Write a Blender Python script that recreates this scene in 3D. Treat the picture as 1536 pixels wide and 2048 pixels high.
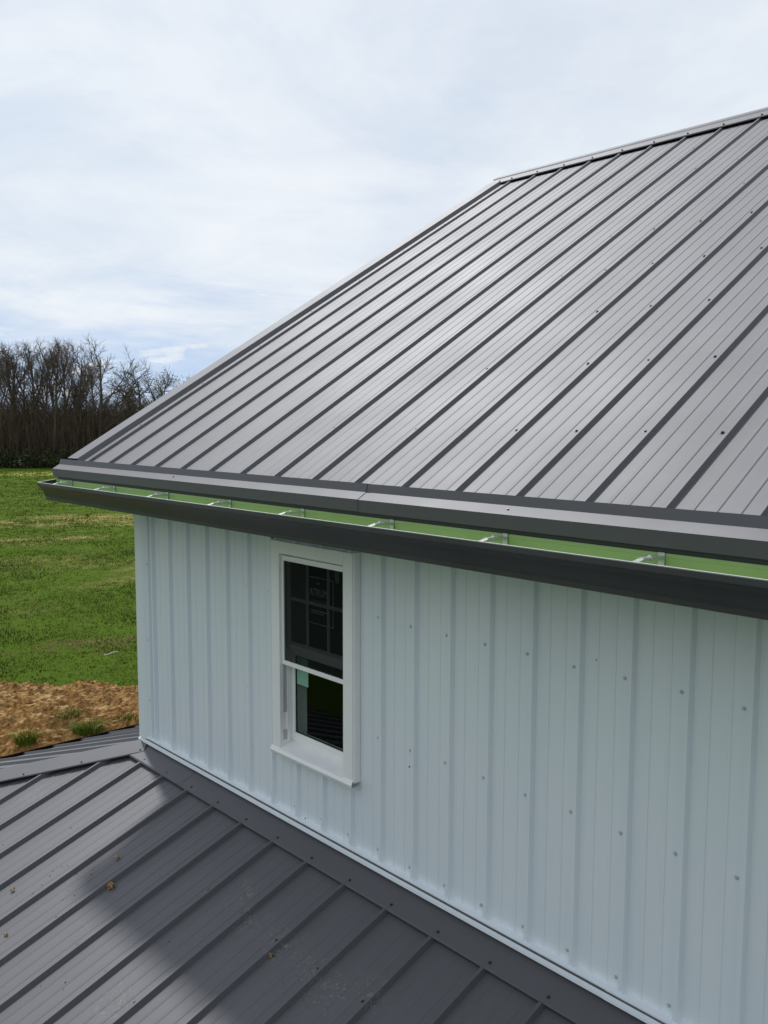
import bpy, math, random
import numpy as np
from mathutils import Vector, Matrix, noise

for o in list(bpy.data.objects): bpy.data.objects.remove(o)
scene = bpy.context.scene
col = scene.collection
R = math.radians

# ------------------------------------------------------------------ camera
F_PX = 1796.9                                   # focal length for a 1536 x 2048 frame
CAM = Vector((5.4382, -2.8328, 2.2034))
YAW, PITCH, ROLL = 0.8344, 0.1006, 0.0027
fw = Vector((-math.sin(YAW) * math.cos(PITCH), math.cos(YAW) * math.cos(PITCH), -math.sin(PITCH)))
rt0 = Vector((math.cos(YAW), math.sin(YAW), 0)); up0 = rt0.cross(fw)
rt = rt0 * math.cos(ROLL) + up0 * math.sin(ROLL); up = -rt0 * math.sin(ROLL) + up0 * math.cos(ROLL)
cd = bpy.data.cameras.new('camera'); cam = bpy.data.objects.new('camera', cd); col.objects.link(cam)
cd.sensor_fit = 'VERTICAL'; cd.sensor_height = 24.0; cd.lens = F_PX / 2048 * 24.0
cd.clip_start = 0.05; cd.clip_end = 6000
m = Matrix((rt, up, -fw)).transposed().to_4x4(); m.translation = CAM; cam.matrix_world = m
scene.camera = cam
def px(u, v):                                   # direction through a photo pixel
    return (fw + rt * ((u - 768) / F_PX) - up * ((v - 1024) / F_PX))
def hit(u, v, P, n):
    d = px(u, v); n = Vector(n); return CAM + d * ((Vector(P) - CAM).dot(n) / d.dot(n))

# ------------------------------------------------------------------ sky and sun
SUN = Vector((-1.557, 0.48, 2.163)).normalized()
w = bpy.data.worlds.new('World'); scene.world = w; w.use_nodes = True
nt = w.node_tree; N = nt.nodes; LK = nt.links
for n_ in list(N): N.remove(n_)
def nd(t, **kw):
    n_ = N.new(t)
    for k, v in kw.items(): setattr(n_, k, v)
    return n_
def mth(op, a, b=None, clamp=False):
    n_ = nd('ShaderNodeMath', operation=op, use_clamp=clamp)
    for i, v in enumerate((a, b)):
        if v is None: continue
        if isinstance(v, (int, float)): n_.inputs[i].default_value = v
        else: LK.new(v, n_.inputs[i])
    return n_.outputs[0]
sky = nd('ShaderNodeTexSky', sky_type='NISHITA'); sky.sun_disc = False
sky.sun_elevation = math.asin(SUN.z); sky.sun_rotation = math.atan2(SUN.x, SUN.y)
sky.air_density = 1.0; sky.dust_density = 0.4; sky.ozone_density = 1.0
bg = nd('ShaderNodeBackground'); bg.inputs[1].default_value = 0.095; LK.new(sky.outputs[0], bg.inputs[0])
tc = nd('ShaderNodeTexCoord'); sp = nd('ShaderNodeSeparateXYZ'); LK.new(tc.outputs['Generated'], sp.inputs[0])
zz = mth('MAXIMUM', sp.outputs[2], 0.0); den = mth('ADD', zz, 0.16)
cx = nd('ShaderNodeCombineXYZ')
sv = nd('ShaderNodeVectorMath', operation='ADD'); LK.new(tc.outputs['Generated'], sv.inputs[0]); sv.inputs[1].default_value = (0, 0, 0.22)
sn = nd('ShaderNodeVectorMath', operation='NORMALIZE'); LK.new(sv.outputs[0], sn.inputs[0]); LK.new(sn.outputs[0], sky.inputs[0])   # clear spring air: blue down to the horizon
LK.new(mth('DIVIDE', sp.outputs[0], den), cx.inputs[0]); LK.new(mth('DIVIDE', sp.outputs[1], den), cx.inputs[1])
def cloudnoise(scale, detail, rough, off, dist=0.4, stretch=(1, 1, 1)):
    mp = nd('ShaderNodeMapping'); mp.inputs['Location'].default_value = off; mp.inputs['Scale'].default_value = stretch
    LK.new(cx.outputs[0], mp.inputs[0])
    t = nd('ShaderNodeTexNoise'); t.inputs['Scale'].default_value = scale; t.inputs['Detail'].default_value = detail
    t.inputs['Roughness'].default_value = rough; t.inputs['Distortion'].default_value = dist
    LK.new(mp.outputs[0], t.inputs[0]); return t.outputs[0]
def ramp(v, a, b):
    r_ = nd('ShaderNodeMapRange'); r_.interpolation_type = 'SMOOTHSTEP'
    r_.inputs[1].default_value = a; r_.inputs[2].default_value = b; LK.new(v, r_.inputs[0]); return r_.outputs[0]
veil = ramp(cloudnoise(0.55, 7, 0.55, (3.1, 1.7, 0), 0.6), 0.26, 0.52)           # high thin sheet
streak = cloudnoise(0.9, 7, 0.62, (7.3, 2.2, 0), 0.5, (1.0, 1.0, 1.0))
low = ramp(mth('ADD', zz, mth('MULTIPLY', mth('SUBTRACT', streak, 0.5), 0.42)), 0.02, 0.15)   # the sheet breaks up towards the horizon
cover = mth('MULTIPLY', mth('ADD', mth('MULTIPLY', veil, 0.24), 0.70), mth('ADD', mth('MULTIPLY', low, 0.62), 0.38))
pn = cloudnoise(2.3, 9, 0.58, (1.9, 5.6, 0), 0.15)
puff = mth('MULTIPLY', ramp(pn, 0.50, 0.66), ramp(zz, 0.36, 0.14))                   # small cumulus low in the sky
cover = mth('MAXIMUM', cover, mth('MULTIPLY', puff, 0.92), True)
shade = cloudnoise(1.3, 8, 0.6, (9.1, 4.4, 0), 0.5)
cr = nd('ShaderNodeValToRGB'); LK.new(shade, cr.inputs[0])
cr.color_ramp.elements[0].position = 0.34; cr.color_ramp.elements[0].color = (0.66, 0.74, 0.83, 1)
cr.color_ramp.elements[1].position = 0.62; cr.color_ramp.elements[1].color = (0.835, 0.865, 0.895, 1)
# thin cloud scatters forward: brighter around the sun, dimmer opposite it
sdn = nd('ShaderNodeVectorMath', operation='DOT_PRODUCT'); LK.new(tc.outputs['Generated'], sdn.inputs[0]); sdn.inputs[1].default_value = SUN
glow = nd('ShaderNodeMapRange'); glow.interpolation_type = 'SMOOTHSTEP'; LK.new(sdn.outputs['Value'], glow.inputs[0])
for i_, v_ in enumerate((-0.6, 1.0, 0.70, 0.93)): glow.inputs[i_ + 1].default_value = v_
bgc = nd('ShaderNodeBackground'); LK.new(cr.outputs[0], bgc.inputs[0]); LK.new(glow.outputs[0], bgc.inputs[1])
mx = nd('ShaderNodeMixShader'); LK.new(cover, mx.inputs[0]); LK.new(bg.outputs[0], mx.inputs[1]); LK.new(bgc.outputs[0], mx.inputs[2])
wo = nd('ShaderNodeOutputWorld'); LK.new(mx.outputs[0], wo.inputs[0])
sd = bpy.data.lights.new('sun', 'SUN'); sd.energy = 2.1; sd.angle = R(3.2); sd.color = (1.0, 0.975, 0.94)
so = bpy.data.objects.new('sun', sd); col.objects.link(so); so.location = (0, 0, 30)
so.rotation_euler = SUN.to_track_quat('Z', 'Y').to_euler()
vs = scene.view_settings; vs.view_transform = 'Standard'; vs.look = 'None'; vs.exposure = 0.26; vs.gamma = 1.0
vs.use_curve_mapping = False

# ------------------------------------------------------------------ materials
def mat(name, base, rough=0.5, metal=0.0, spec=0.5, build=None):
    m_ = bpy.data.materials.new(name); m_.use_nodes = True
    b = m_.node_tree.nodes['Principled BSDF']
    b.inputs['Base Color'].default_value = (*base, 1); b.inputs['Roughness'].default_value = rough
    b.inputs['Metallic'].default_value = metal; b.inputs['Specular IOR Level'].default_value = spec
    if build: build(m_.node_tree, b)
    return m_
def tn(t, typ, **kw):
    n_ = t.nodes.new(typ)
    for k, v in kw.items():
        if k in n_.inputs: n_.inputs[k].default_value = v
        else: setattr(n_, k, v)
    return n_
def geo_pos(t): return tn(t, 'ShaderNodeNewGeometry').outputs['Position']
def noise_of(t, scale, detail=4, rough=0.55, vec=None, stretch=None, dist=0.0):
    n_ = tn(t, 'ShaderNodeTexNoise', Scale=scale, Detail=detail, Roughness=rough, Distortion=dist)
    v = vec if vec is not None else geo_pos(t)
    if stretch:
        mp = tn(t, 'ShaderNodeMapping'); mp.inputs['Scale'].default_value = stretch; t.links.new(v, mp.inputs[0]); v = mp.outputs[0]
    t.links.new(v, n_.inputs['Vector']); return n_.outputs[0]
def rmap(t, v, a, b, c=0.0, d=1.0):
    r_ = tn(t, 'ShaderNodeMapRange'); t.links.new(v, r_.inputs[0])
    for i, q in enumerate((a, b, c, d)): r_.inputs[i + 1].default_value = q
    return r_.outputs[0]
def mixc(t, f, a, b):
    n_ = tn(t, 'ShaderNodeMix', data_type='RGBA')
    for i, v in ((0, f), (6, a), (7, b)):
        if isinstance(v, (int, float)): n_.inputs[i].default_value = v
        elif isinstance(v, tuple): n_.inputs[i].default_value = (*v, 1)
        else: t.links.new(v, n_.inputs[i])
    return n_.outputs[2]
def tm(t, op, a, b):
    n_ = tn(t, 'ShaderNodeMath', operation=op)
    for i, v in enumerate((a, b)):
        if isinstance(v, (int, float)): n_.inputs[i].default_value = v
        else: t.links.new(v, n_.inputs[i])
    return n_.outputs[0]
def bump(t, b, h, s, d=0.01):
    n_ = tn(t, 'ShaderNodeBump', Strength=s, Distance=d); t.links.new(h, n_.inputs['Height']); t.links.new(n_.outputs[0], b.inputs['Normal'])

SCUFF = [hit(u, v, (0, -0.13, -0.10), (0, -math.sin(.3411), math.cos(.3411))) for u, v in
         ((675, 1975), (650, 1995), (560, 1880), (575, 1895), (485, 1790), (505, 1845), (240, 2000), (215, 2030), (70, 1590), (745, 1990), (625, 1940))]
def steel(dust):
    def f(t, b):
        g = noise_of(t, 900, 2, 0.6)
        big = noise_of(t, 1.7, 4, 0.6)
        c = mixc(t, rmap(t, g, 0.3, 0.7), (0.053, 0.050, 0.053), (0.072, 0.069, 0.072))
        c = mixc(t, rmap(t, big, 0.35, 0.7, 0.0, 0.35), c, (0.077, 0.074, 0.076))
        if dust:
            tot = None
            for P in SCUFF:
                d = tn(t, 'ShaderNodeVectorMath', operation='DISTANCE'); t.links.new(geo_pos(t), d.inputs[0]); d.inputs[1].default_value = P
                q = rmap(t, d.outputs['Value'], 0.13, 0.0, 0.0, 1.0)
                tot = q if tot is None else tm(t, 'MAXIMUM', tot, q)
            nz = noise_of(t, 42, 5, 0.7, dist=1.5)
            k = tm(t, 'MULTIPLY', tot, rmap(t, nz, 0.53, 0.64))
            k2 = tm(t, 'MULTIPLY', rmap(t, noise_of(t, 60, 4, 0.75), 0.70, 0.78), 0.25)
            c = mixc(t, tm(t, 'MULTIPLY', tm(t, 'MAXIMUM', k, k2), 0.5), c, (0.34, 0.32, 0.27))
        t.links.new(c, b.inputs['Base Color'])
        t.links.new(rmap(t, big, 0.3, 0.7, 0.58, 0.66), b.inputs['Roughness'])
        h = tm(t, 'ADD', tm(t, 'MULTIPLY', g, 0.02), noise_of(t, 2.2, 2, 0.5))
        bump(t, b, h, 0.16, 0.012)
    return f
M = {}
M['roof'] = mat('charcoal_steel', (.05, .05, .057), .5, 0.0, .9, steel(False))
M['porch'] = mat('charcoal_steel_dusty', (.05, .05, .057), .5, 0.0, .9, steel(True))
for k_ in ('roof', 'porch'):
    b_ = M[k_].node_tree.nodes['Principled BSDF']
    b_.inputs['Specular Tint'].default_value = (.91, .93, 1.0, 1)
    b_.inputs['Coat Weight'].default_value = .45; b_.inputs['Coat Roughness'].default_value = .58; b_.inputs['Coat Tint'].default_value = (.93, .95, 1.0, 1)
M['trim'] = M['roof']
def gut(t, b):
    big = noise_of(t, 3, 4)
    t.links.new(mixc(t, rmap(t, big, .3, .7), (.044, .046, .049), (.058, .060, .064)), b.inputs['Base Color'])
    bump(t, b, noise_of(t, 4, 2, .5), .12, .01)
M['gutter'] = mat('dark_gutter_paint', (.035, .037, .04), .38, 0, .5, gut)
def grn(t, b):
    t.links.new(mixc(t, rmap(t, noise_of(t, 5, 5), .3, .7), (.29, .45, .15), (.34, .50, .19)), b.inputs['Base Color'])
M['green'] = mat('green_gutter_lining', (.33, .53, .17), .35, 0, .5, grn)
M['lip'] = mat('bare_gutter_edge', (.52, .60, .54), .45, 0.0, .5)
M['galv'] = mat('galvanised_hanger', (.62, .64, .63), .35, 0.7, .5)
def wallm(t, b):
    g = noise_of(t, 300, 2)
    big = noise_of(t, 1.2, 4, stretch=(1, 1, .35))
    c = mixc(t, rmap(t, big, .3, .7), (.74, .795, .855), (.80, .85, .90))
    dirt = tm(t, 'MULTIPLY', rmap(t, noise_of(t, 9, 6, .7, stretch=(2.5, 1, .25)), .56, .75), .10)
    c = mixc(t, dirt, c, (.50, .50, .46))
    t.links.new(c, b.inputs['Base Color'])
    bump(t, b, tm(t, 'ADD', tm(t, 'MULTIPLY', g, .02), noise_of(t, 2.6, 2, .5, stretch=(1, 1, .6))), .18, .01)
M['wall'] = mat('white_steel_siding', (.7, .78, .82), .30, 0, .9, wallm)
def vin(t, b):
    c = mixc(t, rmap(t, noise_of(t, 14, 5, .65), .45, .75, 0, .5), (.90, .90, .905), (.84, .84, .83))
    t.links.new(c, b.inputs['Base Color'])
M['vinyl'] = mat('white_vinyl', (.8, .81, .82), .32, 0, .8, vin)
M['jamb'] = mat('grey_jamb_liner', (.50, .50, .52), .45)
M['black'] = mat('black_gasket', (.012, .012, .013), .5)
M['inside'] = mat('bare_interior', (.10, .075, .05), .9)
M['soffit'] = mat('dark_soffit', (.045, .047, .05), .5)
M['tape'] = mat('green_film_label', (.24, .48, .36), .5, build=lambda t, b: t.links.new(
    mixc(t, rmap(t, noise_of(t, 160, 4, .7), .4, .65), (.17, .38, .27), (.33, .58, .46)), b.inputs['Base Color']))
M['print'] = mat('pale_label_print', (.75, .78, .77), .6)
M['screw'] = mat('dark_screw', (.035, .035, .038), .4, .2)
M['wscrew'] = mat('white_screw', (.50, .55, .57), .3, .1)
def glass(t, b):
    o = t.nodes['Material Output']
    tr = tn(t, 'ShaderNodeBsdfTransparent'); tr.inputs[0].default_value = (.80, .86, .82, 1)
    gl = tn(t, 'ShaderNodeBsdfGlossy', Roughness=0.015); lw = tn(t, 'ShaderNodeLayerWeight', Blend=0.5)
    fr = tm(t, 'ADD', tm(t, 'MULTIPLY', tm(t, 'POWER', lw.outputs['Facing'], 5), .60), .018)   # Schlick, per glass face
    mx_ = tn(t, 'ShaderNodeMixShader'); t.links.new(fr, mx_.inputs[0]); t.links.new(tr.outputs[0], mx_.inputs[1]); t.links.new(gl.outputs[0], mx_.inputs[2])
    t.links.new(mx_.outputs[0], o.inputs[0])
M['glass'] = mat('window_glass', (1, 1, 1), build=glass)
def mesh_screen(t, b):
    o = t.nodes['Material Output']
    tr = tn(t, 'ShaderNodeBsdfTransparent'); df = tn(t, 'ShaderNodeBsdfDiffuse'); df.inputs[0].default_value = (.018, .022, .021, 1)
    mx_ = tn(t, 'ShaderNodeMixShader'); mx_.inputs[0].default_value = .50
    t.links.new(tr.outputs[0], mx_.inputs[1]); t.links.new(df.outputs[0], mx_.inputs[2]); t.links.new(mx_.outputs[0], o.inputs[0])
M['screen'] = mat('insect_screen', (.02, .02, .02), build=mesh_screen)
def grass_ground(t, b):
    P = geo_pos(t)
    a = noise_of(t, .5, 6, .65); c_ = noise_of(t, 6, 5, .7); f = noise_of(t, 40, 3, .7)
    col_ = mixc(t, rmap(t, a, .3, .7), (.078, .132, .014), (.104, .168, .020))
    col_ = mixc(t, rmap(t, c_, .45, .75, 0, .6), col_, (.042, .078, .008))
    straw = tm(t, 'MULTIPLY', rmap(t, noise_of(t, .16, 4, .6, stretch=(1.6, .7, 1)), .55, .68), rmap(t, noise_of(t, 2.2, 5, .7), .38, .60))
    col_ = mixc(t, tm(t, 'MULTIPLY', straw, .65), col_, (.30, .24, .10))
    soil = tm(t, 'MULTIPLY', rmap(t, noise_of(t, .33, 4, .6, dist=.5), .66, .73), rmap(t, c_, .35, .6))
    col_ = mixc(t, soil, col_, (.16, .11, .06))
    def band(Pc, ax, ln, wd, colr, k, thr):
        nonlocal col_
        ax = Vector((ax[0], ax[1], 0)).normalized(); pr = Vector((-ax.y, ax.x, 0))
        d = tn(t, 'ShaderNodeVectorMath', operation='SUBTRACT'); t.links.new(P, d.inputs[0]); d.inputs[1].default_value = Pc
        def dot(v):
            q = tn(t, 'ShaderNodeVectorMath', operation='DOT_PRODUCT'); t.links.new(d.outputs[0], q.inputs[0]); q.inputs[1].default_value = v
            return tm(t, 'ABSOLUTE', q.outputs['Value'], 0)
        mk = tm(t, 'MULTIPLY', rmap(t, dot(ax), ln, ln * .5), rmap(t, dot(pr), wd, wd * .35))
        mk = tm(t, 'MULTIPLY', mk, rmap(t, noise_of(t, thr[0], 6, .7, stretch=(1, 1.0, 1)), thr[1], thr[2]))
        col_ = mixc(t, tm(t, 'MULTIPLY', mk, k), col_, colr)
    for args in BANDS: band(*args)
    t.links.new(col_, b.inputs['Base Color'])
    bump(t, b, tm(t, 'ADD', c_, tm(t, 'MULTIPLY', f, .4)), .9, .12)
ZG = -3.8
def gp(u, v, z=ZG): return hit(u, v, (0, 0, z), (0, 0, 1))
CR = Vector((rt.x, rt.y, 0)).normalized(); CF = Vector((fw.x, fw.y, 0)).normalized()
BANDS = [(gp(60, 1046), (CR + CF * .10)[:], 14, 3.2, (.36, .28, .12), .75, (1.1, .45, .58)),
         (gp(250, 1034), (CR + CF * .05)[:], 7, 2.2, (.38, .29, .12), .85, (1.3, .42, .54)),
         (gp(80, 1078), (CR + CF * .35)[:], 4.5, .7, (.36, .29, .12), .8, (1.6, .42, .52)),
         (gp(65, 948), (CR + CF * .02)[:], 4.0, 4.5, (.44, .42, .10), .9, (.6, .40, .52)),
         (gp(215, 1282), (CR + CF * .30)[:], 2.0, .38, (.20, .13, .07), .95, (3.0, .36, .52)),
         (gp(140, 1300), (CR + CF * .25)[:], 2.4, .45, (.15, .11, .05), .6, (3.0, .44, .56))]
M['ground'] = mat('meadow', (.06, .12, .02), 1.0, 0, .03, grass_ground)
def blade(t, b):
    i = tn(t, 'ShaderNodeNewGeometry').outputs['Random Per Island']
    a = noise_of(t, .35, 4, .6)
    c = mixc(t, rmap(t, a, .35, .65), (.078, .132, .014), (.122, .180, .022))
    c = mixc(t, tm(t, 'MULTIPLY', rmap(t, i, .62, 1.0), .75), c, (.20, .18, .055))
    t.links.new(c, b.inputs['Base Color'])
M['blade'] = mat('grass_blades', (.06, .14, .02), .75, 0, .1, blade)
def soil(t, b):
    P = geo_pos(t)
    a = noise_of(t, 1.3, 6, .65); c_ = noise_of(t, 9, 6, .7); f = noise_of(t, 60, 4, .7)
    c = mixc(t, rmap(t, a, .35, .65), (.40, .205, .062), (.52, .32, .125))
    c = mixc(t, rmap(t, c_, .40, .62, 0, .85), c, (.19, .098, .038))
    nrm = tn(t, 'ShaderNodeSeparateXYZ'); t.links.new(tn(t, 'ShaderNodeNewGeometry').outputs['Normal'], nrm.inputs[0])
    c = mixc(t, rmap(t, nrm.outputs[2], .86, .98, 0, .7), c, (.58, .42, .22))       # dry sandy crust on the flat tops
    t.links.new(c, b.inputs['Base Color'])
    bump(t, b, tm(t, 'ADD', c_, tm(t, 'MULTIPLY', f, .5)), 1.0, .06)
M['soil'] = mat('sandy_clay', (.34, .2, .09), .95, 0, .1, soil)
def bark(c1, c2):
    return lambda t, b: t.links.new(mixc(t, rmap(t, noise_of(t, 1.1, 5, .6, stretch=(3, 3, .6)), .35, .65), c1, c2), b.inputs['Base Color'])
M['bark'] = mat('bare_bark', (.08, .06, .05), .9, 0, .1, bark((.075, .062, .052), (.150, .128, .108)))
M['twig'] = mat('bare_twigs', (.09, .07, .055), .9, 0, .1, bark((.105, .080, .066), (.165, .132, .108)))
M['thicket'] = mat('thicket_stems', (.06, .05, .04), .95, 0, .1, bark((.078, .060, .044), (.130, .100, .074)))
M['bud'] = mat('spring_buds', (.17, .16, .04), .7, 0, .2)
M['evergreen'] = mat('dark_shrub_leaves', (.03, .04, .018), .7, 0, .2, build=lambda t, b: t.links.new(
    mixc(t, rmap(t, noise_of(t, .5, 4), .35, .65), (.045, .050, .022), (.060, .085, .026)), b.inputs['Base Color']))
M['leaf'] = mat('dry_leaf', (.36, .24, .10), .7, 0, .3, build=lambda t, b: t.links.new(
    mixc(t, rmap(t, noise_of(t, 90, 4), .4, .65), (.24, .13, .045), (.50, .36, .17)), b.inputs['Base Color']))
M['speck'] = mat('dark_grit', (.03, .026, .022), .9)
M['straw_wood'] = mat('bleached_wood', (.48, .47, .40), .8)
M['white'] = mat('white_plastic', (.78, .78, .76), .5)

# ------------------------------------------------------------------ mesh helpers
def obj(name, verts, faces, m_, parent=None, smooth=False):
    me = bpy.data.meshes.new(name); me.from_pydata([tuple(v) for v in verts], [], faces); me.validate(); me.update()
    if m_: me.materials.append(m_)
    if smooth:
        for p_ in me.polygons: p_.use_smooth = True
    o = bpy.data.objects.new(name, me); col.objects.link(o)
    if parent: adopt(o, parent)
    return o
def adopt(o, parent):
    o.parent = parent
    if parent.type == 'EMPTY': o.matrix_parent_inverse = Matrix.Translation(-parent.location)
def tag(o, label, cat, group=None):
    o['label'] = label; o['category'] = cat
    if group: o['group'] = group
    return o
def empty(name, loc):
    o = bpy.data.objects.new(name, None); col.objects.link(o); o.location = loc; o.empty_display_size = .2; return o
class MB:
    def __init__(s): s.v = []; s.f = []
    def quad(s, *p): i = len(s.v); s.v += [Vector(q) for q in p]; s.f.append(tuple(range(i, i + len(p))))
    def box(s, a, b, mtx=None):
        (x0, y0, z0), (x1, y1, z1) = a, b; i = len(s.v)
        c = [Vector(q) for q in ((x0, y0, z0), (x1, y0, z0), (x1, y1, z0), (x0, y1, z0), (x0, y0, z1), (x1, y0, z1), (x1, y1, z1), (x0, y1, z1))]
        if mtx: c = [mtx @ q for q in c]
        s.v += c; s.f += [tuple(i + k for k in q) for q in ((0, 3, 2, 1), (4, 5, 6, 7), (0, 1, 5, 4), (1, 2, 6, 5), (2, 3, 7, 6), (3, 0, 4, 7))]
    def sheet(s, pts, A, B, th=.0012):
        """profile pts (list of 3D) swept from offset A to offset B, as a thin closed sheet"""
        pts = [Vector(q) for q in pts]; A = Vector(A); B = Vector(B); ax = (B - A).normalized()
        nrm = []
        for k in range(len(pts)):
            d = (pts[min(k + 1, len(pts) - 1)] - pts[max(k - 1, 0)]); nn = ax.cross(d)
            nrm.append(nn.normalized() if nn.length > 1e-9 else Vector((0, 0, 1)))
        loop = pts + [pts[k] - nrm[k] * th for k in range(len(pts) - 1, -1, -1)]
        i = len(s.v); n_ = len(loop)
        s.v += [q + A for q in loop] + [q + B for q in loop]
        for k in range(n_): s.f.append((i + k, i + (k + 1) % n_, i + n_ + (k + 1) % n_, i + n_ + k))
        h = len(pts)
        for e in (0, n_):
            for k in range(h - 1): s.f.append((i + e + k, i + e + k + 1, i + e + n_ - 2 - k, i + e + n_ - 1 - k))
    def screw(s, P, n, r=.0065, h=.006):
        n = Vector(n).normalized(); t = n.orthogonal().normalized(); b = n.cross(t); P = Vector(P); i = len(s.v)
        for rr, hh in ((r * 1.35, 0), (r * 1.35, h * .3), (r * .8, h * .35), (r * .7, h)):
            for k in range(6):
                a = k * math.pi / 3; s.v.append(P + (t * math.cos(a) + b * math.sin(a)) * rr + n * hh)
        for l in range(3):
            for k in range(6): s.f.append((i + l * 6 + k, i + l * 6 + (k + 1) % 6, i + l * 6 + 6 + (k + 1) % 6, i + l * 6 + 6 + k))
        s.f.append(tuple(i + 18 + k for k in range(6)))
    def tube(s, a, b, ra, rb, n_=3):
        a = Vector(a); b = Vector(b); d = (b - a)
        if d.length < 1e-6: return
        t = d.orthogonal().normalized(); u = d.normalized().cross(t); i = len(s.v)
        for P, r in ((a, ra), (b, rb)):
            for k in range(n_):
                an = 2 * math.pi * k / n_; s.v.append(P + (t * math.cos(an) + u * math.sin(an)) * r)
        for k in range(n_): s.f.append((i + k, i + (k + 1) % n_, i + n_ + (k + 1) % n_, i + n_ + k))
    def build(s, name, m_, parent=None, smooth=False): return obj(name, s.v, s.f, m_, parent, smooth)

# ------------------------------------------------------------------ ground
def ground():
    nx = 90; vs_, fs = [], []
    ax = [math.copysign((abs(q) ** 3.2), q) * 2500 for q in np.linspace(-1, 1, nx)]
    for y in ax:
        for x in ax: vs_.append((x - 30, y + 12, ZG + .05 * noise.noise(Vector((x * .2, y * .2, 0)))))
    for j in range(nx - 1):
        for i in range(nx - 1): fs.append((j * nx + i, j * nx + i + 1, (j + 1) * nx + i + 1, (j + 1) * nx + i))
    o = obj('ground', vs_, fs, M['ground'], smooth=True); o['kind'] = 'structure'
ground()

# ------------------------------------------------------------------ house
XC, XR = -0.19, 7.3                  # front wall from corner to right end
ROOF_XL, ROOF_XR = -0.60, 7.75
PU, QL, QS = 0.5386, 0.3411, R(18.45)   # pitches: main roof, porch front, porch side
YB = 8.3                             # back wall
house = empty('house', (3.5, 4.0, ZG))
tag(house, 'white steel-sided house with charcoal ribbed metal roofs and a dark gutter', 'house')

# window opening
WX0, WX1, WZ0, WZ1 = 1.42, 2.11, .372, 1.56       # outer trim
OX0, OX1, OZ0, OZ1 = 1.495, 2.037, .43, 1.492     # opening
WALL_TOP = 1.72
PAN = .023
# sheathing (with hole), side/back walls
mb = MB()
hx0, hx1, hz0, hz1 = OX0 - .03, OX1 + .03, OZ0 - .03, OZ1 + .03
for a, b in (((XC + .04, .03, ZG), (hx0, .18, WALL_TOP)), ((hx1, .03, ZG), (XR, .18, WALL_TOP)), ((hx0, .03, ZG), (hx1, .18, hz0)), ((hx0, .03, hz1), (hx1, .18, WALL_TOP)),
             ((XC + .04, .18, ZG), (XC + .18, YB, WALL_TOP)), ((XR - .14, .18, ZG), (XR, YB, WALL_TOP)), ((XC + .18, YB - .14, ZG), (XR - .14, YB, WALL_TOP))): mb.box(a, b)
wall = mb.build('wall', M['inside'], house)
wall['label'] = 'white ribbed steel siding'
# wall panels: ribs every 9 in, two minor ribs between
S = .2286
def wall_profile(x0, nr):
    pts = []
    for r_ in range(nr):
        c = x0 + r_ * S
        pts += [(c - .0165, PAN), (c - .0085, 0), (c + .0085, 0), (c + .0165, PAN)]
        for q in (1 / 3, 2 / 3):
            e = c + S * q; pts += [(e - .0065, PAN), (e - .0035, PAN - .0035), (e + .0035, PAN - .0035), (e + .0065, PAN)]
    pts.append((x0 + nr * S - .0165, PAN)); return pts
def wall_panel(i0, nr, hole, name='wall_panel'):
    pr = wall_profile(i0 * S, nr); lo, hi = max(pr[0][0], XC + .005), min(pr[-1][0], XR - .004)
    cuts = [lo, hi] + ([WX0 + .02, WX1 - .02] if hole else [])
    xs = sorted(set([q[0] for q in pr if lo < q[0] < hi] + [q for q in cuts if lo <= q <= hi]))
    xa = [q[0] for q in pr]; ya = [q[1] for q in pr]
    yy = lambda x: float(np.interp(x, xa, ya))
    mb = MB()
    for a, b in zip(xs[:-1], xs[1:]):
        mid = (a + b) / 2; segs = [(.03, WALL_TOP)]
        if hole and WX0 + .02 < mid < WX1 - .02: segs = [(.03, WZ0 + .02), (WZ1 - .02, WALL_TOP)]
        for z0, z1 in segs:
            mb.quad((a, yy(a), z0), (b, yy(b), z0), (b, yy(b), z1), (a, yy(a), z1))
    return mb.build(name, M['wall'], wall)
wall_panel(-1, 2, False)
for i0 in range(1, 32, 4): wall_panel(i0, 4, WX0 < (i0 + 4) * S and WX1 > i0 * S)
# side wall siding (faces the field)
for k in range(9):
    pr = wall_profile(0, 4); mb = MB()
    for a, b in zip(pr[:-1], pr[1:]):
        def P(q, z): return (XC + .02 + q[1] - PAN, .24 + k * 4 * S + q[0], z)
        if P(b, 0)[1] > YB: break
        mb.quad(P(b, -.1 if k < 1 else -.1), P(a, -.1), P(a, WALL_TOP + .25), P(b, WALL_TOP + .25))
    mb.build('wall_panel', M['wall'], wall)
# gable infill above the side and far walls
def roof_z(y): return 1.935 + (y + .287) * math.tan(PU)
RY = 4.17; RZ = roof_z(RY)
for x0, x1, m_ in ((XC + .03, XC + .12, 'wall'), (XR - .12, XR - .03, 'wall')):
    mb = MB(); pts = [(.05, WALL_TOP), (.05, roof_z(.05) - .16), (RY, RZ - .16), (2 * RY - .05, roof_z(.05) - .16), (2 * RY - .05, WALL_TOP)]
    n_ = len(pts); mb.v = [Vector((x0, a, b)) for a, b in pts] + [Vector((x1, a, b)) for a, b in pts]
    mb.f = [tuple(range(n_)), tuple(range(2 * n_ - 1, n_ - 1, -1))] + [(k, k + n_, (k + 1) % n_ + n_, (k + 1) % n_) for k in range(n_)]
    mb.build('gable_infill', M['wall'], house)
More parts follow.
